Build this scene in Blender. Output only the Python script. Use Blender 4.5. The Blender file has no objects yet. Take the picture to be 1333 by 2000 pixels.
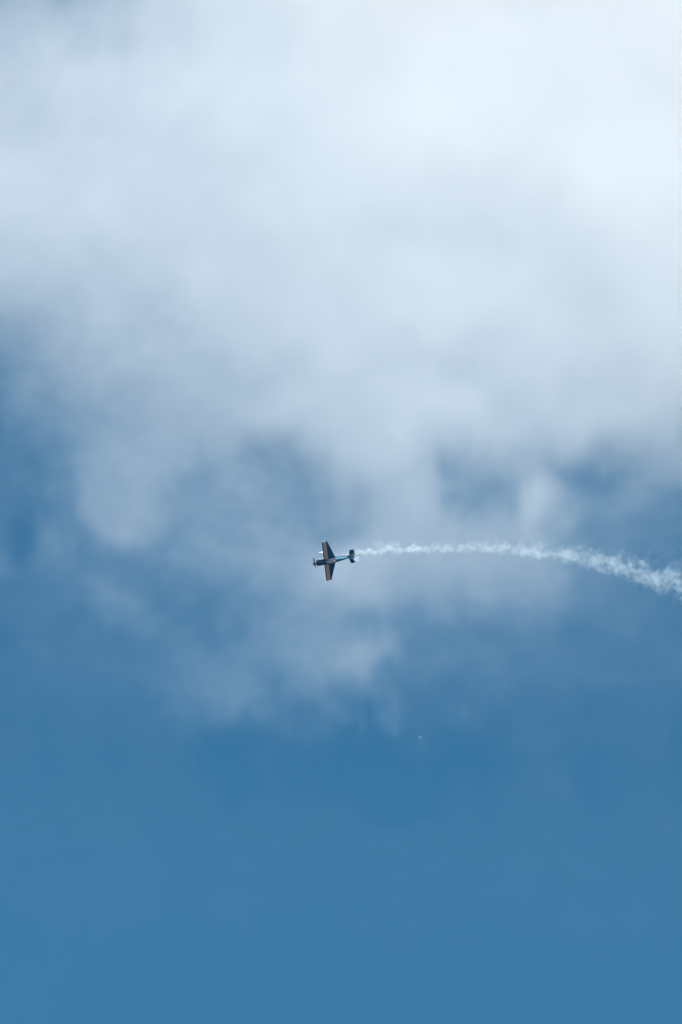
import bpy, bmesh, math, random
import numpy as np
from mathutils import Vector, Matrix

random.seed(7)
scene = bpy.context.scene
COL = scene.collection
R = math.radians

# ------------------------------------------------------------------ camera
CAM_ELEV = 24.0
DIST = 1000.0                       # metres to the aerobatic plane
PXM = 14.0                         # photo pixels per metre at that distance
cam_d = bpy.data.cameras.new('camera')
cam = bpy.data.objects.new('camera', cam_d)
COL.objects.link(cam)
cam.location = (0, 0, 1.7)
cam.rotation_euler = (R(90 + CAM_ELEV), 0, 0)
cam_d.sensor_fit = 'VERTICAL'
cam_d.sensor_height = 36.0
cam_d.lens = 36.0 * DIST / (2000.0 / PXM)
cam_d.clip_start = 1.0
cam_d.clip_end = 100000.0
scene.camera = cam
CE, SE = math.cos(R(CAM_ELEV)), math.sin(R(CAM_ELEV))
RT = Vector((1, 0, 0)); UP = Vector((0, -SE, CE)); FW = Vector((0, CE, SE)); TO = -FW
EYE = Vector(cam.location)

def at(px, py, dist):
    """world point seen at a photo pixel, at a distance along the view axis"""
    k = dist / DIST / PXM
    return EYE + FW * dist + RT * ((px - 666.5) * k) + UP * ((1000.0 - py) * k)

# ------------------------------------------------------------------ sky, sun, exposure
SUN_EL, SUN_AZ = 34.0, 160.0       # azimuth clockwise from the viewing direction
world = bpy.data.worlds.new('World'); scene.world = world
world.use_nodes = True
nt = world.node_tree
bg = nt.nodes['Background']
sky = nt.nodes.new('ShaderNodeTexSky')
sky.sky_type = 'NISHITA'; sky.sun_disc = False
sky.sun_elevation = R(SUN_EL); sky.sun_rotation = R(SUN_AZ)
sky.altitude = 300; sky.air_density = 1.0; sky.dust_density = 0.0; sky.ozone_density = 3.0
gr = nt.nodes.new('ShaderNodeMix'); gr.data_type = 'RGBA'; gr.blend_type = 'MULTIPLY'
gr.inputs[0].default_value = 1.0
gr.inputs[7].default_value = (0.390, 0.890, 0.935, 1)      # the photograph's cool, slightly cyan grade
nt.links.new(sky.outputs[0], gr.inputs[6])
nt.links.new(gr.outputs[2], bg.inputs[0])
bg.inputs[1].default_value = 0.056

sl = bpy.data.lights.new('sun', 'SUN'); sun = bpy.data.objects.new('sun', sl); COL.objects.link(sun)
sl.energy = 5.0; sl.angle = R(0.53); sl.color = (1.0, 0.985, 0.93)
sun_dir = Vector((math.sin(R(SUN_AZ)) * math.cos(R(SUN_EL)), math.cos(R(SUN_AZ)) * math.cos(R(SUN_EL)), math.sin(R(SUN_EL))))
sun.rotation_euler = sun_dir.to_track_quat('Z', 'Y').to_euler()

vs = scene.view_settings
scene.display_settings.display_device = 'sRGB'
vs.view_transform = 'Standard'; vs.look = 'None'; vs.gamma = 1.0; vs.use_curve_mapping = False
vs.exposure = 0.52
vs.use_white_balance = True; vs.white_balance_temperature = 6250; vs.white_balance_tint = 13.0   # the photograph's cool balance
cy = scene.cycles
cy.max_bounces = 12; cy.volume_bounces = 6; cy.diffuse_bounces = 3
cy.volume_step_rate = 1.0; cy.volume_max_steps = 256
cy.use_denoising = True
cy.use_adaptive_sampling = True; cy.adaptive_threshold = 0.03
cy.sample_clamp_indirect = 6.0

# ------------------------------------------------------------------ helpers
def mat(name, col, rough=0.4, metal=0.0, coat=0.0, spec=0.5):
    m = bpy.data.materials.new(name); m.use_nodes = True
    b = m.node_tree.nodes['Principled BSDF']
    b.inputs['Base Color'].default_value = (*col, 1)
    b.inputs['Roughness'].default_value = rough
    b.inputs['Metallic'].default_value = metal
    b.inputs['Coat Weight'].default_value = coat
    b.inputs['Coat Roughness'].default_value = 0.08
    b.inputs['Specular IOR Level'].default_value = spec
    return m

def math_node(nt, op, a, b=None, c=None):
    n = nt.nodes.new('ShaderNodeMath'); n.operation = op
    for k, v in enumerate((a, b, c)):
        if v is None: continue
        if isinstance(v, (int, float)): n.inputs[k].default_value = v
        else: nt.links.new(v, n.inputs[k])
    return n.outputs[0]

def mixc(nt, fac, a, b):
    n = nt.nodes.new('ShaderNodeMix'); n.data_type = 'RGBA'
    nt.links.new(fac, n.inputs[0])
    for s, v in ((6, a), (7, b)):
        if isinstance(v, tuple): n.inputs[s].default_value = (*v, 1)
        else: nt.links.new(v, n.inputs[s])
    return n.outputs[2]

def obj_xyz(nt):
    t = nt.nodes.new('ShaderNodeTexCoord'); s = nt.nodes.new('ShaderNodeSeparateXYZ')
    nt.links.new(t.outputs['Object'], s.inputs[0])
    return s.outputs, t.outputs['Object']

def worn(nt, col, vec, amt=0.12, scale=3.0):
    """faint dirt and streaks in the paint"""
    n = nt.nodes.new('ShaderNodeTexNoise'); n.inputs['Scale'].default_value = scale
    n.inputs['Detail'].default_value = 5; nt.links.new(vec, n.inputs['Vector'])
    f = math_node(nt, 'MULTIPLY_ADD', n.outputs['Fac'], amt * 2, 1 - amt)
    v = nt.nodes.new('ShaderNodeVectorMath'); v.operation = 'SCALE'
    nt.links.new(col, v.inputs[0]); nt.links.new(f, v.inputs['Scale'])
    return v.outputs[0]

def link(name, verts, faces, material, parent=None, smooth=True, mats=None, mi=None):
    me = bpy.data.meshes.new(name)
    me.from_pydata([tuple(v) for v in verts], [], faces); me.validate(); me.update()
    for m in ([material] if mats is None else mats): me.materials.append(m)
    bm = bmesh.new(); bm.from_mesh(me); bmesh.ops.recalc_face_normals(bm, faces=bm.faces); bm.to_mesh(me); bm.free()
    if mi is not None:
        me.polygons.foreach_set('material_index', mi)
    if smooth:
        me.polygons.foreach_set('use_smooth', [True] * len(me.polygons))
        me.set_sharp_from_angle(angle=R(38))
    o = bpy.data.objects.new(name, me); COL.objects.link(o)
    if parent: o.parent = parent
    return o

def thing(name, loc, label, cat, group=None):
    o = bpy.data.objects.new(name, None); COL.objects.link(o)
    o.location = loc; o['label'] = label; o['category'] = cat
    if group: o['group'] = group
    return o

def loft(rings, cap=True):
    n = len(rings[0]); v = [p for r in rings for p in r]; f = []
    for i in range(len(rings) - 1):
        for k in range(n):
            a = i * n + k; b = i * n + (k + 1) % n
            f.append((a, b, b + n, a + n))
    if cap:
        f.append(tuple(range(n))[::-1]); f.append(tuple(range((len(rings) - 1) * n, len(rings) * n)))
    return v, f

# ------------------------------------------------------------------ an assumed sea, added out of frame to bounce bluish daylight up
gm = mat('bounce_sea', (0.07, 0.10, 0.13), 0.55)
_, vec = obj_xyz(gm.node_tree)
gn = gm.node_tree.nodes.new('ShaderNodeTexNoise'); gn.inputs['Scale'].default_value = 0.01; gn.inputs['Detail'].default_value = 8
gm.node_tree.links.new(vec, gn.inputs['Vector'])
gm.node_tree.links.new(mixc(gm.node_tree, gn.outputs['Fac'], (0.06, 0.09, 0.12), (0.14, 0.17, 0.20)), gm.node_tree.nodes['Principled BSDF'].inputs['Base Color'])
ring = [(30000 * math.cos(2 * math.pi * k / 96), 30000 * math.sin(2 * math.pi * k / 96), 0) for k in range(96)]
g = link('bounce_water', ring, [tuple(range(96))], gm, smooth=False); g['kind'] = 'structure'

# ------------------------------------------------------------------ volumes from density grids
def volume_material(name, dens, color, aniso, steps=2.0, thin=None):
    m = bpy.data.materials.new(name); m.use_nodes = True
    nt = m.node_tree; nt.nodes.remove(nt.nodes['Principled BSDF'])
    out = nt.nodes['Material Output']
    pv = nt.nodes.new('ShaderNodeVolumePrincipled')
    pv.inputs['Color'].default_value = (*color, 1); m.cycles.volume_step_rate = steps; pv.inputs['Anisotropy'].default_value = aniso
    pv.inputs['Density Attribute'].default_value = ''
    at_ = nt.nodes.new('ShaderNodeAttribute'); at_.attribute_name = 'density'
    nt.links.new(math_node(nt, 'MULTIPLY', at_.outputs['Fac'], dens / 200.0), pv.inputs['Density'])
    if thin:                                                       # thin fringes tinted bluer than thick cloud, blue haze put into the colour
        mr = nt.nodes.new('ShaderNodeMapRange'); mr.interpolation_type = 'SMOOTHSTEP'
        nt.links.new(at_.outputs['Fac'], mr.inputs['Value'])
        mr.inputs['From Min'].default_value = 0.002 * 200; mr.inputs['From Max'].default_value = 0.014 * 200
        nt.links.new(mixc(nt, mr.outputs['Result'], thin, color), pv.inputs['Color'])
    nt.links.new(pv.outputs[0], out.inputs['Volume'])
    return m

def grid_object(name, arr, lo, cell, material):
    """arr[x,y,z] of densities -> an object whose geometry is a real fog volume (local box starts at lo)"""
    nx, ny, nz = arr.shape
    n = nx * ny * nz
    me = bpy.data.meshes.new(name); me.vertices.add(n)
    me.attributes.new('d', 'FLOAT', 'POINT').data.foreach_set('value', np.ascontiguousarray(arr * 200.0, dtype=np.float32).ravel())
    o = bpy.data.objects.new(name, me); COL.objects.link(o)
    ng = bpy.data.node_groups.new(name + '_fog', 'GeometryNodeTree')
    ng.interface.new_socket('Geometry', in_out='INPUT', socket_type='NodeSocketGeometry')
    ng.interface.new_socket('Geometry', in_out='OUTPUT', socket_type='NodeSocketGeometry')
    N, L = ng.nodes, ng.links
    gi = N.new('NodeGroupInput'); go = N.new('NodeGroupOutput')
    pos = N.new('GeometryNodeInputPosition'); sub = N.new('ShaderNodeVectorMath'); sub.operation = 'SUBTRACT'
    sub.inputs[1].default_value = lo; L.new(pos.outputs[0], sub.inputs[0])
    sc = N.new('ShaderNodeVectorMath'); sc.operation = 'SCALE'; sc.inputs['Scale'].default_value = 1.0 / cell
    L.new(sub.outputs[0], sc.inputs[0])
    sp = N.new('ShaderNodeSeparateXYZ'); L.new(sc.outputs[0], sp.inputs[0])
    def m_(op, a, b=None):
        k = N.new('ShaderNodeMath'); k.operation = op
        for i, v in enumerate((a, b)):
            if v is None: continue
            if isinstance(v, (int, float)): k.inputs[i].default_value = v
            else: L.new(v, k.inputs[i])
        return k.outputs[0]
    def im(op, a, b):
        k = N.new('FunctionNodeIntegerMath'); k.operation = op
        for i, v in enumerate((a, b)):
            if isinstance(v, int): k.inputs[i].default_value = v
            else: L.new(v, k.inputs[i])
        return k.outputs[0]
    def toint(s):
        k = N.new('FunctionNodeFloatToInt'); k.rounding_mode = 'ROUND'; L.new(s, k.inputs[0]); return k.outputs[0]
    ii = [toint(m_('MINIMUM', m_('MAXIMUM', sp.outputs[q], 0.0), float(arr.shape[q] - 1))) for q in range(3)]
    idx = im('ADD', im('MULTIPLY', im('ADD', im('MULTIPLY', ii[0], ny), ii[1]), nz), ii[2])
    si = N.new('GeometryNodeSampleIndex'); si.data_type = 'FLOAT'; si.domain = 'POINT'
    na = N.new('GeometryNodeInputNamedAttribute'); na.data_type = 'FLOAT'; na.inputs['Name'].default_value = 'd'
    L.new(gi.outputs[0], si.inputs['Geometry']); L.new(na.outputs['Attribute'], si.inputs['Value']); L.new(idx, si.inputs['Index'])
    vc = N.new('GeometryNodeVolumeCube')
    L.new(si.outputs[0], vc.inputs['Density'])
    vc.inputs['Background'].default_value = 0.0
    vc.inputs['Min'].default_value = lo
    vc.inputs['Max'].default_value = tuple(lo[q] + cell * (arr.shape[q] - 1) for q in range(3))
    for q, w in enumerate('XYZ'): vc.inputs['Resolution ' + w].default_value = arr.shape[q]
    sm = N.new('GeometryNodeSetMaterial'); sm.inputs['Material'].default_value = material
    L.new(vc.outputs[0], sm.inputs[0]); L.new(sm.outputs[0], go.inputs[0])
    me.materials.append(material)
    md = o.modifiers.new('fog', 'NODES'); md.node_group = ng
    return o

def fbm(shape, cell, beta, lo_wl, hi_wl, seed, aniso=(1, 1, 1)):
    """smooth random field, power law spectrum between two wavelengths in metres, zero mean, unit deviation"""
    rng = np.random.default_rng(seed)
    w = rng.standard_normal(shape).astype(np.float32)
    F = np.fft.rfftn(w)
    kx = np.fft.fftfreq(shape[0], cell)[:, None, None] * aniso[0]
    ky = np.fft.fftfreq(shape[1], cell)[None, :, None] * aniso[1]
    kz = np.fft.rfftfreq(shape[2], cell)[None, None, :] * aniso[2]
    k = np.sqrt(kx * kx + ky * ky + kz * kz)
    amp = np.where(k > 0, np.maximum(k, 1e-9) ** (-beta / 2.0), 0)
    amp *= np.exp(-(k * hi_wl) ** 2 * 0.5) * (1 - np.exp(-(k * lo_wl) ** 2))
    r = np.fft.irfftn(F * amp, s=shape)
    r -= r.mean(); r /= r.std()
    return r.astype(np.float32)

# ------------------------------------------------------------------ the cloud bank
CD = 3200.0
CK = DIST * PXM / CD               # photo pixels per metre at the cloud
GX = np.array([-500, -200, 0, 83, 167, 250, 333, 416, 500, 583, 666, 750, 833, 916, 1000, 1083, 1166, 1250, 1333, 1550, 1850], dtype=float)
GY = np.array([-450, -200, 0, 167, 333, 500, 667, 750, 833, 917, 1000, 1083, 1167, 1250, 1333, 1417, 1650, 1950], dtype=float)
OP = np.array([                     # how much of the sky behind the cloud hides, row by row from its top
 [0.000, 0.000, 0.000, 0.000, 0.000, 0.000, 0.000, 0.000, 0.000, 0.000, 0.000, 0.000, 0.000, 0.000, 0.000, 0.000, 0.000, 0.000, 0.000, 0.000, 0.000],
 [0.000, 0.307, 0.307, 0.324, 0.269, 0.477, 0.595, 0.683, 0.809, 0.905, 0.943, 0.950, 0.947, 0.935, 0.926, 0.925, 0.926, 0.926, 0.926, 0.926, 0.000],
 [0.000, 0.307, 0.307, 0.324, 0.269, 0.484, 0.599, 0.678, 0.795, 0.893, 0.936, 0.944, 0.941, 0.929, 0.920, 0.919, 0.922, 0.925, 0.926, 0.926, 0.000],
 [0.000, 0.461, 0.462, 0.529, 0.565, 0.597, 0.611, 0.656, 0.745, 0.835, 0.892, 0.908, 0.905, 0.895, 0.886, 0.888, 0.902, 0.914, 0.918, 0.919, 0.000],
 [0.000, 0.520, 0.521, 0.533, 0.523, 0.558, 0.599, 0.642, 0.689, 0.747, 0.794, 0.814, 0.817, 0.811, 0.802, 0.820, 0.855, 0.877, 0.885, 0.887, 0.000],
 [0.000, 0.467, 0.468, 0.471, 0.516, 0.519, 0.526, 0.566, 0.620, 0.659, 0.702, 0.723, 0.719, 0.698, 0.687, 0.731, 0.776, 0.802, 0.814, 0.818, 0.000],
 [0.000, 0.205, 0.205, 0.270, 0.382, 0.394, 0.435, 0.509, 0.519, 0.545, 0.614, 0.649, 0.622, 0.598, 0.596, 0.623, 0.660, 0.698, 0.721, 0.726, 0.000],
 [0.000, 0.098, 0.098, 0.222, 0.249, 0.312, 0.371, 0.409, 0.473, 0.519, 0.558, 0.545, 0.498, 0.472, 0.514, 0.532, 0.577, 0.594, 0.599, 0.598, 0.000],
 [0.000, 0.071, 0.071, 0.165, 0.225, 0.262, 0.312, 0.349, 0.451, 0.505, 0.489, 0.517, 0.576, 0.560, 0.443, 0.455, 0.505, 0.512, 0.378, 0.378, 0.000],
 [0.000, 0.066, 0.066, 0.109, 0.223, 0.280, 0.201, 0.288, 0.234, 0.298, 0.445, 0.475, 0.486, 0.361, 0.284, 0.158, 0.112, 0.227, 0.284, 0.284, 0.000],
 [0.000, 0.054, 0.054, 0.049, 0.267, 0.277, 0.202, 0.193, 0.207, 0.186, 0.185, 0.346, 0.389, 0.163, 0.449, 0.224, 0.148, 0.166, 0.139, 0.139, 0.000],
 [0.000, 0.085, 0.085, 0.012, 0.116, 0.106, 0.138, 0.201, 0.209, 0.276, 0.419, 0.362, 0.347, 0.317, 0.324, 0.256, 0.128, 0.092, 0.072, 0.072, 0.000],
 [0.000, 0.214, 0.214, 0.065, 0.068, 0.148, 0.060, 0.087, 0.163, 0.207, 0.259, 0.308, 0.252, 0.254, 0.254, 0.181, 0.116, 0.065, 0.043, 0.043, 0.000],
 [0.000, 0.016, 0.016, 0.034, 0.035, 0.062, 0.080, 0.054, 0.175, 0.178, 0.195, 0.138, 0.116, 0.072, 0.119, 0.076, 0.052, 0.043, 0.049, 0.049, 0.000],
 [0.000, 0.021, 0.021, 0.038, 0.039, 0.046, 0.105, 0.149, 0.106, 0.164, 0.225, 0.295, 0.083, 0.103, 0.069, 0.057, 0.045, 0.036, 0.044, 0.044, 0.000],
 [0.000, 0.016, 0.016, 0.017, 0.020, 0.021, 0.042, 0.024, 0.035, 0.039, 0.048, 0.017, 0.014, 0.018, 0.035, 0.012, 0.019, 0.023, 0.012, 0.012, 0.000],
 [0.000, 0.014, 0.014, 0.014, 0.014, 0.014, 0.014, 0.014, 0.014, 0.014, 0.014, 0.014, 0.014, 0.014, 0.014, 0.014, 0.014, 0.014, 0.014, 0.014, 0.000],
 [0.000, 0.000, 0.000, 0.000, 0.000, 0.000, 0.000, 0.000, 0.000, 0.000, 0.000, 0.000, 0.000, 0.000, 0.000, 0.000, 0.000, 0.000, 0.000, 0.000, 0.000]], dtype=np.float32)

def smooth_interp(G, xs, M, axis):
    """cubic Hermite along one axis"""
    M = np.moveaxis(M, axis, 0)
    d = np.gradient(M, G, axis=0)
    i = np.clip(np.searchsorted(G, xs) - 1, 0, len(G) - 2)
    h = (G[i + 1] - G[i]); t = np.clip((xs - G[i]) / h, 0, 1)
    sh = (-1,) + (1,) * (M.ndim - 1)
    t = t.reshape(sh); h = h.reshape(sh)
    r = ((2 * t**3 - 3 * t**2 + 1) * M[i] + (t**3 - 2 * t**2 + t) * h * d[i]
         + (-2 * t**3 + 3 * t**2) * M[i + 1] + (t**3 - t**2) * h * d[i + 1])
    return np.moveaxis(r, 0, axis)

def build_cloud():
    cell = 3.0
    x0, x1 = (-500 - 666.5) / CK, (1850 - 666.5) / CK
    tilt = R(16)                                                  # the bank leans back, its face turned up to the sun
    ct, st_ = math.cos(tilt), math.sin(tilt)
    y0, y1 = (1000 - 1950) / CK / ct, (1000 + 450) / CK / ct
    nx, ny, nz = int((x1 - x0) / cell), int((y1 - y0) / cell), 40
    X = x0 + cell * np.arange(nx); Y = y0 + cell * np.arange(ny); Z = cell * (np.arange(nz) - nz / 2)
    px = 666.5 + X * CK; py = 1000 - Y * ct * CK
    op = smooth_interp(GX, px, OP, 1); op = smooth_interp(GY, py, op, 0).T     # [x, y]
    op = np.clip(op, 0, 0.985)
    tau = -np.log(1 - op) * 1.15
    big = fbm((nx, ny, nz), cell, 3.8, 260, 9, 11)
    mid = fbm((nx, ny, nz), cell, 3.1, 80, 4, 23)
    # displace the thickness map by the noise so edges curl instead of following the grid
    w1 = fbm((nx, ny, 1), cell, 3.6, 120, 6, 5)[:, :, 0]; w2 = fbm((nx, ny, 1), cell, 3.6, 120, 6, 6)[:, :, 0]
    ix = np.clip(np.arange(nx)[:, None] + w1 * 6 / cell, 0, nx - 1).astype(int)
    iy = np.clip(np.arange(ny)[None, :] + w2 * 6 / cell, 0, ny - 1).astype(int)
    tau = tau[ix, iy]
    zc = 4 + big.mean(axis=2, keepdims=True) * 3
    width = 13 + 10 * np.clip(tau, 0, 2.0)[:, :, None]
    prof = np.exp(-((Z[None, None, :] - zc) / width) ** 2)
    edge = np.clip((1 - np.abs(Z) / (cell * nz / 2)) * 5, 0, 1)[None, None, :]
    tex = np.exp((0.16 * big + 0.34 * mid) / (1 + 6.0 * tau[:, :, None] ** 1.5))
    tex *= 1 / tex.mean()
    lump = prof * tex * edge
    lump = np.maximum(lump - 0.10, 0)
    s = lump.sum(axis=2, keepdims=True) * cell
    # keep most of the noise in how thick the cloud is along each line, even out the rest
    pw = 0.70 + 0.22 * np.clip(tau[:, :, None] / 1.5, 0, 1)
    norm = s ** pw * (s.mean() ** (1 - pw))
    d = lump / np.maximum(norm, 1e-4) * tau[:, :, None]
    m = volume_material('cloud_fog', 1.15, (0.985, 0.99, 0.995), 0.0, 3.0, (0.80, 0.94, 1.0))
    o = grid_object('cloud', d, (x0, y0, -cell * nz / 2), cell, m)
    o.matrix_world = Matrix.Translation(EYE + FW * CD) @ Matrix((RT, UP * ct - TO * st_, TO * ct + UP * st_)).transposed().to_4x4()
    o['kind'] = 'stuff'; o['category'] = 'cloud'
    o['label'] = 'soft white cloud bank filling the upper sky and thinning into wisps over the blue'
build_cloud()

# ------------------------------------------------------------------ the smoke trail
TR = [(655, 1087.5, 0.8, .05), (668, 1084.5, 2.0, .9), (682, 1082.5, 2.8, 1.1), (694, 1081.5, 3.8, .9), (706, 1080, 5.2, 1.3), (730, 1078, 6.4, 1.6), (760, 1076.5, 7.2, 1.5), (790, 1073.5, 7.8, 1.35),
      (830, 1072, 8.4, 1.2), (880, 1073, 8.8, 1.0), (930, 1072.5, 9.6, .8), (980, 1074.5, 10.5, .8), (1030, 1077.5, 12.2, .78),
      (1060, 1080, 13.5, .75), (1100, 1086, 15, .72), (1150, 1097, 17, .7), (1200, 1108, 19, .78), (1250, 1120, 22, .82),
      (1290, 1134, 24, .85), (1333, 1147, 26, .88), (1400, 1178, 29, .75), (1480, 1225, 32, .6), (1540, 1265, 34, 0.0)]

def build_smoke():
    cell = 0.11
    T = np.array(TR, dtype=np.float64)
    x0, x1 = (648 - 666.5) / PXM, (1540 - 666.5) / PXM
    y0, y1 = (1000 - 1300) / PXM, (1000 - 1035) / PXM
    nx, ny, nz = int((x1 - x0) / cell), int((y1 - y0) / cell), 58
    X = x0 + cell * np.arange(nx); Y = y0 + cell * np.arange(ny); Z = cell * (np.arange(nz) - nz / 2)
    px = 666.5 + X * PXM
    cyy = (1000 - np.interp(px, T[:, 0], T[:, 1])) / PXM
    k = np.ones(31) / 31; cyy = np.convolve(np.pad(cyy, 15, mode='edge'), k, 'valid')
    rad = np.interp(px, T[:, 0], T[:, 2]) / PXM
    stg = np.interp(px, T[:, 0], T[:, 3])
    sh = (nx, ny, nz)
    n1 = fbm(sh, cell, 3.8, 3.0, 0.30, 31); n2 = fbm(sh, cell, 3.8, 2.4, 0.34, 32)
    wx = fbm(sh, cell, 3.6, 2.0, 0.25, 33); wy = fbm(sh, cell, 3.6, 2.0, 0.25, 34)
    r_ = rad[:, None, None]
    dy = Y[None, :, None] - cyy[:, None, None] + wy * 0.24 * r_
    dz = Z[None, None, :] + wx * 0.24 * r_
    # lower edge crisp, upper edge trails off in wisps
    sy = np.where(dy > 0, dy / 1.30, dy / 0.92)
    q = np.sqrt(sy * sy + dz * dz) / r_
    billow = 1 - np.abs(n2) * 0.9
    f = 0.98 - q + 0.26 * n1 + 0.42 * (billow - .45)
    d = np.clip(f, 0, 1.2) ** 1.25
    wisp = np.clip(1.75 - q + 0.55 * n1, 0, 1) ** 2 * 0.09
    d = (d + wisp * (dy > -0.6 * r_)) * stg[:, None, None] * np.interp(px, [900, 1150], [1.0, 0.72])[:, None, None] / np.maximum(r_, 0.18) ** 0.85
    for ax in range(3):                                            # fade at the box
        n = sh[ax]; e = np.clip(np.minimum(np.arange(n), n - 1 - np.arange(n)) / 3.0, 0, 1)
        d *= e.reshape([-1 if a == ax else 1 for a in range(3)])
    d[d < 0.004] = 0
    m = volume_material('white_smoke', 0.85, (0.88, 0.975, 1.0), 0.0)
    o = grid_object('smoke_trail', d, (x0, y0, -cell * nz / 2), cell, m)
    o.matrix_world = Matrix.Translation(EYE + FW * (DIST + 0.3)) @ Matrix((RT, UP, TO)).transposed().to_4x4()
    o['kind'] = 'stuff'; o['category'] = 'smoke'
    o['label'] = 'puffy white smoke trail curving from behind the small plane to the right edge'
build_smoke()

# ------------------------------------------------------------------ the aerobatic plane
# local axes: x forward (nose tip at x = 0), y to the pilot's left, z up
NAVY = (0.003, 0.028, 0.085); BLUE = (0.004, 0.035, 0.11); SKYB = (0.018, 0.125, 0.21)
SILV = (0.52, 0.38, 0.31); WHITE = (0.80, 0.80, 0.78); RED = (0.13, 0.02, 0.03)

def paint(name):
    m = mat(name, NAVY, 0.4, coat=0.12, spec=0.3)
    nt = m.node_tree; s, vec = obj_xyz(nt)
    return m, nt, s, vec, nt.nodes['Principled BSDF'].inputs['Base Color']

fus_m, nt, s, vec, inp = paint('fuselage_paint')
slant = math_node(nt, 'MULTIPLY_ADD', s[2], 0.6, s[0])                     # colour change on a slant
f1 = math_node(nt, 'LESS_THAN', slant, -3.28)
c = mixc(nt, f1, NAVY, SKYB)
r1 = math_node(nt, 'COMPARE', math_node(nt, 'MULTIPLY_ADD', s[2], -1.6, s[0]), -3.05, 0.11)
c = mixc(nt, math_node(nt, 'MULTIPLY', r1, math_node(nt, 'GREATER_THAN', s[2], -0.10)), c, RED)
deck = math_node(nt, 'GREATER_THAN', math_node(nt, 'MULTIPLY_ADD', s[0], 0.03, s[2]), 0.155)
c = mixc(nt, math_node(nt, 'MULTIPLY', deck, f1), c, BLUE)
belly = math_node(nt, 'LESS_THAN', s[2], -0.24)
c = mixc(nt, math_node(nt, 'MULTIPLY', belly, f1), c, WHITE)
nt.links.new(worn(nt, c, vec), inp)

wing_m, nt, s, vec, inp = paint('wing_paint')
band = math_node(nt, 'COMPARE', s[0], -2.09, 0.245)
line = math_node(nt, 'COMPARE', s[0], -2.375, 0.012)
c = mixc(nt, band, (0.002, 0.085, 0.20), SILV)
c = mixc(nt, line, c, RED)
nt.links.new(worn(nt, c, vec, 0.16), inp)

tail_m, nt, s, vec, inp = paint('tail_paint')
nt.links.new(worn(nt, mixc(nt, math_node(nt, 'GREATER_THAN', s[0], -5.5), (0.002, 0.06, 0.15), (0.002, 0.045, 0.13)), vec), inp)

chk_m, nt, s, vec, inp = paint('checkered_rudder_paint')
CS = 0.26
cx = math_node(nt, 'FLOOR', math_node(nt, 'DIVIDE', s[0], 0.22)); cz = math_node(nt, 'FLOOR', math_node(nt, 'DIVIDE', s[2], CS))
par = math_node(nt, 'MODULO', math_node(nt, 'ABSOLUTE', math_node(nt, 'ADD', cx, cz)), 2.0)
par = math_node(nt, 'GREATER_THAN', par, 0.5)
zone = math_node(nt, 'LESS_THAN', math_node(nt, 'MULTIPLY_ADD', s[2], -0.30, s[0]), -6.05)
c = mixc(nt, math_node(nt, 'MULTIPLY', par, zone), BLUE, (0.55, 0.57, 0.56))
nt.links.new(worn(nt, c, vec, 0.05), inp)

navy_m = mat('navy_gloss', NAVY, 0.3, coat=0.5)
white_m = mat('white_gloss', (0.45, 0.47, 0.50), 0.3, coat=0.5)
black_m = mat('black_composite', (0.015, 0.016, 0.02), 0.35, coat=0.3)
rubber_m = mat('tyre_rubber', (0.02, 0.02, 0.02), 0.8)
steel_m = mat('exhaust_steel', (0.35, 0.33, 0.30), 0.4, 0.9)
seat_m = mat('red_seat_cloth', (0.30, 0.03, 0.03), 0.8)
glass_m = mat('smoked_canopy', (0.02, 0.035, 0.05), 0.06, spec=0.7)
glass_m.node_tree.nodes['Principled BSDF'].inputs['Transmission Weight'].default_value = 0.75
glass_m.node_tree.nodes['Principled BSDF'].inputs['IOR'].default_value = 1.05
glass_m.node_tree.nodes['Principled BSDF'].inputs['Base Color'].default_value = (0.25, 0.30, 0.36, 1)

plane = thing('aerobatic_plane', (0, 0, 0), 'dark blue single propeller aerobatic plane with checkered rudder banking across the sky', 'airplane')

# stations: x, half width, top, bottom (bottom negative)
ST = [(-0.60, .20, .17, -.20), (-0.63, .31, .25, -.30), (-0.72, .38, .30, -.36), (-0.95, .43, .335, -.40), (-1.30, .435, .345, -.41), (-1.70, .42, .345, -.41),
      (-2.10, .40, .35, -.40), (-2.60, .385, .36, -.39), (-3.10, .365, .39, -.37), (-3.50, .335, .385, -.345), (-4.10, .275, .34, -.31),
      (-4.70, .205, .28, -.275), (-5.30, .135, .215, -.235), (-5.80, .075, .16, -.205), (-6.12, .04, .13, -.185)]
def frame_at(x):
    xs = [s_[0] for s_ in ST][::-1]
    return [float(np.interp(x, xs, [s_[j] for s_ in ST][::-1])) for j in (1, 2, 3)]
def oval2(x, w, zt, zb, p=2.3, n=28):
    out = []
    for k in range(n):
        t = 2 * math.pi * k / n; cc, ss = math.cos(t), math.sin(t)
        y = w * math.copysign(abs(cc) ** (2 / p), cc)
        z = (zt if ss >= 0 else -zb) * math.copysign(abs(ss) ** (2 / p), ss)
        out.append((x, y, z))
    return out
rings = []
for x in list(np.linspace(-0.60, -0.72, 4)) + list(np.linspace(-0.8, -6.12, 46)):
    w, zt, zb = frame_at(x); rings.append(oval2(x, w, zt, zb))
v, f = loft(rings); fus = link('fuselage', v, f, fus_m, plane)

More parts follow.
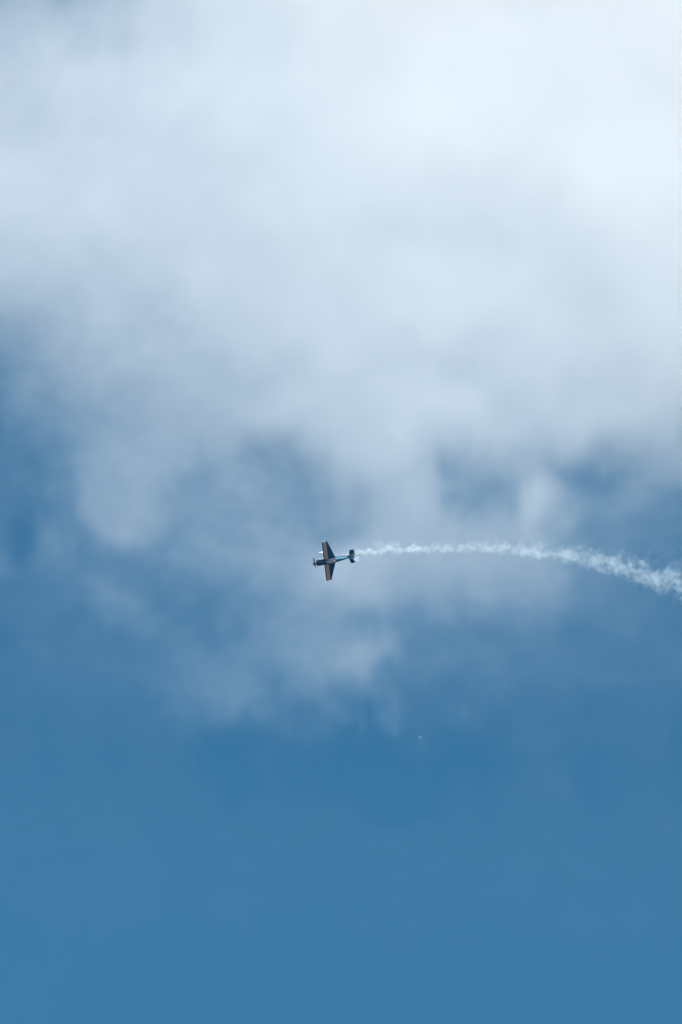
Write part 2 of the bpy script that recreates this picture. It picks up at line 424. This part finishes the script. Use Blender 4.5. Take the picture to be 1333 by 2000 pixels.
# cowling with cheek bulge, its own panel a touch proud, with two intake mouths
rings = [oval2(x, *(np.array(frame_at(x)) * k)) for x, k in ((-0.585, .78), (-0.60, .95), (-0.64, 1.02), (-0.75, 1.03), (-1.0, 1.03), (-1.35, 1.028), (-1.62, 1.02))]
v, f = loft(rings, cap=False); f.append(tuple(range(28))[::-1]); cowl = link('engine_cowling', v, f, navy_m, plane)
for sgn in (1, -1):
    rr = [[(x, sgn * 0.235 + 0.085 * math.cos(2 * math.pi * k / 14), 0.03 + 0.06 * math.sin(2 * math.pi * k / 14)) for k in range(14)] for x in (-0.592, -0.574)]
    v, f = loft(rr); link('air_intake', v, f, black_m, cowl)

# spinner and the three blades
rings = []
for q in np.linspace(0.02, 1, 14):
    rad = 0.175 * math.sin(q * math.pi / 2) ** 0.85
    rings.append([(-0.52 * q, rad * math.cos(2 * math.pi * k / 24), rad * math.sin(2 * math.pi * k / 24)) for k in range(24)])
v, f = loft(rings)
spin = link('spinner', v, f, black_m, plane)
for b in range(3):
    ang = R(90 + 120 * b) ; rings = []
    for q in np.linspace(0, 1, 12):
        rr_ = 0.10 + q * 0.80
        ch = 0.105 * (0.55 + 1.3 * q - 1.35 * q ** 2.2) + 0.012
        tw = R(62 - 42 * q); th = 0.024 * (1 - 0.65 * q)
        sec = []
        for k in range(12):
            t = 2 * math.pi * k / 12
            cx_, cz_ = ch * math.cos(t), th * math.sin(t)
            sx = cx_ * math.sin(tw) + cz_ * math.cos(tw); st = cx_ * math.cos(tw) - cz_ * math.sin(tw)
            yy, zz = st * math.cos(ang) * -1, st * math.sin(ang)
            sec.append((-0.36 + sx, rr_ * math.cos(ang) - st * math.sin(ang), rr_ * math.sin(ang) + st * math.cos(ang)))
        rings.append(sec)
    v, f = loft(rings); link('propeller_blade', v, f, black_m, plane)

# flying surfaces -------------------------------------------------------------
def foil(le, te, thick, c0=0.0, c1=1.0, n=10):
    """section between chord fractions c0..c1; returns list of (x, z)"""
    ch = le - te
    def th(c): return thick * ch * 5 * (0.2969 * math.sqrt(c) - 0.126 * c - 0.3516 * c * c + 0.2843 * c ** 3 - 0.1036 * c ** 4)
    cs = [c0 + (c1 - c0) * (0.5 - 0.5 * math.cos(math.pi * k / n)) if c0 == 0 else c0 + (c1 - c0) * k / n for k in range(n + 1)]
    top = [(le - c * ch, th(c) + 0.002) for c in cs]; bot = [(le - c * ch, -th(c) - 0.002) for c in cs[::-1]]
    return top + bot

def surface(name, sgn, stations, m, parent, zoff, c0=0.0, c1=1.0, vertical=False):
    rings = []
    for sp, le, te, th in stations:
        if vertical: rings.append([(x, z, sp) for x, z in foil(le, te, th, c0, c1)])
        else: rings.append([(x, sgn * sp, z + zoff) for x, z in foil(le, te, th, c0, c1)])
    v, f = loft(rings); return link(name, v, f, m, parent)

def wst(s0, s1, n=8, rnd=True):
    out = []
    for q in np.linspace(0, 1, n):
        sp = s0 + (s1 - s0) * q; k = sp / 3.66
        out.append((sp, -1.70 - 0.02 * k, -3.48 + (1.0) * k, 0.15 - 0.03 * k))
    return out
for sgn in (1, -1):
    w = surface('wing', sgn, wst(0.30, 3.64), wing_m, plane, -0.06, 0, 0.72)
    surface('wing', sgn, wst(0.30, 0.62, 3), wing_m, w, -0.06, 0.722, 1.0).name = 'wing_root_fairing'
    a = surface('aileron', sgn, wst(0.635, 3.63, 7), wing_m, plane, -0.06, 0.728, 1.0)
    # tip cap
    caps = [(3.64, -1.72, -2.48, .12), (3.675, -1.74, -2.47, .10), (3.70, -1.80, -2.44, .06)]
    surface('wing_tip', sgn, caps, wing_m, w, -0.06)
    sv, sf = loft([[(-2.55 + dx, sgn * (1.95 + dy), -0.30) for dx, dy in ((.11, -.09), (.11, .09), (-.09, .09), (-.09, -.09))], [(-2.55 + dx, sgn * (1.95 + dy), -0.312) for dx, dy in ((.11, -.09), (.11, .09), (-.09, .09), (-.09, -.09))]])
    link('aileron_spade', sv, sf, navy_m, a, smooth=False)
    sv, sf = loft([[(-2.60 + dx, sgn * (1.95 + dy), z) for dx, dy in ((.02, -.012), (.02, .012), (-.02, .012), (-.02, -.012))] for z in (-0.30, -0.10)])
    link('spade_arm', sv, sf, black_m, a, smooth=False)

def hst(n=5):
    return [(0.05 + 1.20 * q, -5.20 - 0.27 * q, -6.22 + 0.20 * q, 0.09) for q in np.linspace(0, 1, n)]
for sgn in (1, -1):
    surface('horizontal_stabilizer', sgn, hst(), tail_m, plane, 0.03, 0, 0.56)
    surface('elevator', sgn, [(sp + (0.06 if i == 0 else 0), l, t, h) for i, (sp, l, t, h) in enumerate(hst())], tail_m, plane, 0.03, 0.57, 1.0)
fin_st = [(0.05, -5.15, -6.54, .085), (0.45, -5.38, -6.54, .085), (0.85, -5.66, -6.50, .08), (1.10, -5.86, -6.44, .075), (1.16, -5.95, -6.38, .05)]
surface('fin', 1, fin_st, chk_m, plane, 0, 0, 0.55, True)
rud_st = [(-0.22, -5.98, -6.60, .06), (0.05, -5.15, -6.66, .085)] + fin_st[1:]
rings = []
for sp, le, te, th in fin_st:
    h0 = le - 0.56 * (le - te); rings.append([(x, z, sp) for x, z in foil(le, te, th, 0.56, 1.0)])
low = [(-6.14, .018), (-6.60, .004)]
botring = []
n = len(rings[0]) // 2
for k in range(n): botring.append((-6.135 + (-6.50 + 6.135) * k / (n - 1), 0.02 - 0.016 * k / (n - 1), -0.20))
for k in range(n)[::-1]: botring.append((-6.135 + (-6.50 + 6.135) * k / (n - 1), -0.02 + 0.016 * k / (n - 1), -0.20))
r0 = [(-6.135 + (-6.54 + 6.135) * k / (n - 1), 0.03 - 0.026 * k / (n - 1), 0.04) for k in range(n)]
r0 += [(p[0], -p[1], p[2]) for p in r0[::-1]]
v, f = loft([botring, r0] + rings[1:]); link('rudder', v, f, chk_m, plane)

# canopy, frame, seat ---------------------------------------------------------
rings = []
for q in np.linspace(0, 1, 18):
    x = -1.95 - 1.5 * q
    hgt = 0.31 * math.sin(math.pi * min(1, q ** 0.75)) ** 0.7 if 0 < q < 1 else 0.0
    w, zt, zb = frame_at(x); base = zt - 0.06; wd = 0.27 * (0.25 + 0.75 * math.sin(math.pi * (0.08 + 0.84 * q)) ** 0.6)
    rings.append([(x, wd * math.cos(math.pi * k / 14), base + 0.015 + (hgt + 0.05) * math.sin(math.pi * k / 14)) for k in range(15)])
nr = len(rings); v = [p for r_ in rings for p in r_]; f = []
for i in range(nr - 1):
    for k in range(14): f.append((i * 15 + k, i * 15 + k + 1, (i + 1) * 15 + k + 1, (i + 1) * 15 + k))
can = link('canopy', v, f, glass_m, plane)
def rail(ys, name, m, parent, r_=0.016):
    rr = []
    for p, d in ys:
        d = Vector(d).normalized(); a_ = d.orthogonal().normalized(); b_ = d.cross(a_)
        rr.append([tuple(Vector(p) + a_ * r_ * math.cos(2 * math.pi * k / 8) + b_ * r_ * math.sin(2 * math.pi * k / 8)) for k in range(8)])
    v, f = loft(rr); return link(name, v, f, m, parent)
for idx in (0, 14):
    pts = [Vector(rings[i][idx]) for i in range(nr)]
    rail([(p, pts[min(i + 1, nr - 1)] - pts[max(i - 1, 0)]) for i, p in enumerate(pts)], 'canopy_frame', navy_m, can)
v, f = loft([[(x, y, z) for y, z in ((-.2, .12), (.2, .12), (.2, zt_), (-.2, zt_))] for x, zt_ in ((-2.62, .16), (-2.86, .18), (-2.92, .50), (-3.0, .50))])
link('seat', v, f, seat_m, plane)

# undercarriage ---------------------------------------------------------------
for sgn in (1, -1):
    rr = []
    for q in np.linspace(0, 1, 8):
        p = Vector((-1.98 + 0.20 * q, sgn * (0.20 + 0.44 * q), -0.34 - 0.98 * q ** 1.05)); cw = 0.085 * (1 - 0.4 * q)
        rr.append([tuple(p + Vector((cw * math.cos(t), sgn * 0.014 * math.sin(t) * 1, 0.014 * math.sin(t)))) for t in [2 * math.pi * k / 10 for k in range(10)]])
    v, f = loft(rr); link('landing_gear_leg', v, f, navy_m, plane)
    rr = []
    for q in np.linspace(0.01, 0.99, 14):
        x = -1.18 - 0.92 * q; s_ = math.sin(math.pi * q ** 0.62) ** 0.75
        rr.append([(x, sgn * 0.66 + 0.085 * s_ * math.cos(t), -1.36 + 0.03 * q + 0.155 * s_ * math.sin(t)) for t in [2 * math.pi * k / 16 for k in range(16)]])
    v, f = loft(rr); wf = link('wheel_fairing', v, f, white_m, plane)
    rr = [[(-1.52 + 0.165 * c_ * math.cos(t), sgn * 0.66 + y, -1.43 + 0.165 * c_ * math.sin(t)) for t in [2 * math.pi * k / 20 for k in range(20)]] for y, c_ in ((-.05, .7), (-.04, .94), (0, 1), (.04, .94), (.05, .7))]
    v, f = loft(rr); link('wheel', v, f, rubber_m, wf)
    pts = [(-1.45, sgn * .16, -.40), (-1.70, sgn * .17, -.47), (-1.95, sgn * .17, -.49)]
    rail([(pts[0], (-1, 0, -.3)), (pts[1], (-1, 0, -.1)), (pts[2], (-1, 0, 0))], 'exhaust_pipe', steel_m, plane, 0.03)
rail([((-5.75, 0, -.18), (-1, 0, -.6)), ((-6.02, 0, -.36), (-1, 0, -.6))], 'tail_wheel_strut', steel_m, plane, 0.012)
rr = [[(-6.05 + 0.06 * c_ * math.cos(t), y, -.40 + 0.06 * c_ * math.sin(t)) for t in [2 * math.pi * k / 14 for k in range(14)]] for y, c_ in ((-.02, .7), (0, 1), (.02, .7))]
v, f = loft(rr); link('tail_wheel', v, f, rubber_m, plane)

# attitude: nose to the left, rolled so that the top of the plane faces the viewer and the ground
def basis(p): return RT * p[0] + UP * p[1] + TO * p[2]
fwd = basis(Vector((-.98, -.20, .094)).normalized())
th = R(42)
rgt = basis(Vector((-.116 * math.cos(th), .993 * math.cos(th), math.sin(th))))
rgt = (rgt - fwd * rgt.dot(fwd)).normalized()
upv = rgt.cross(fwd)
M = Matrix((fwd, -rgt, upv)).transposed().to_4x4()
plane.matrix_world = Matrix.Translation(at(610.0, 1102.2, DIST)) @ M

# ------------------------------------------------------------------ the far-off bird
gull_m = mat('pale_feathers', (0.26, 0.27, 0.28), 0.7)
bv, bf = [], []
rr = []
for q in np.linspace(0, 1, 11):
    x = 0.24 - 0.50 * q; s_ = 0.075 * math.sin(math.pi * (0.04 + 0.92 * q)) ** 0.8
    rr.append([(x, s_ * math.cos(2 * math.pi * k / 12), 0.9 * s_ * math.sin(2 * math.pi * k / 12)) for k in range(12)])
v, f = loft(rr); bv += v; bf += f
for sgn in (1, -1):
    rr = []
    for q in np.linspace(0, 1, 9):
        y = sgn * (0.02 + 0.62 * q); zz = 0.02 + 0.16 * math.sin(q * 2.0) - 0.10 * q
        le = 0.10 + 0.07 * math.sin(q * math.pi) - 0.16 * q * q; ch = 0.20 * (1 - q ** 2.2) + 0.02
        rr.append([(le, y, zz), (le - ch * .3, y, zz + .015), (le - ch, y, zz), (le - ch * .4, y, zz - .008)])
    v, f = loft(rr); n0 = len(bv); bv += v; bf += [tuple(i + n0 for i in t) for t in f]
tailv = [(-.22, -.03, 0), (-.22, .03, 0), (-.40, .08, 0), (-.40, -.08, 0)]
v, f = loft([tailv, [(p[0], p[1], .012) for p in tailv]]); n0 = len(bv); bv += v; bf += [tuple(i + n0 for i in t) for t in f]
bird = link('bird', bv, bf, gull_m)
bird['label'] = 'tiny pale far-off bird, a speck in the clear blue below the plane'; bird['category'] = 'bird'
fb = basis(Vector((-.35, .72, -.60)).normalized()); rb = basis(Vector((.93, .25, -.20))); rb = (rb - fb * rb.dot(fb)).normalized(); ub = rb.cross(fb)
bird.matrix_world = Matrix.Translation(at(821.5, 1440, 2500)) @ Matrix((fb, -rb, ub)).transposed().to_4x4()
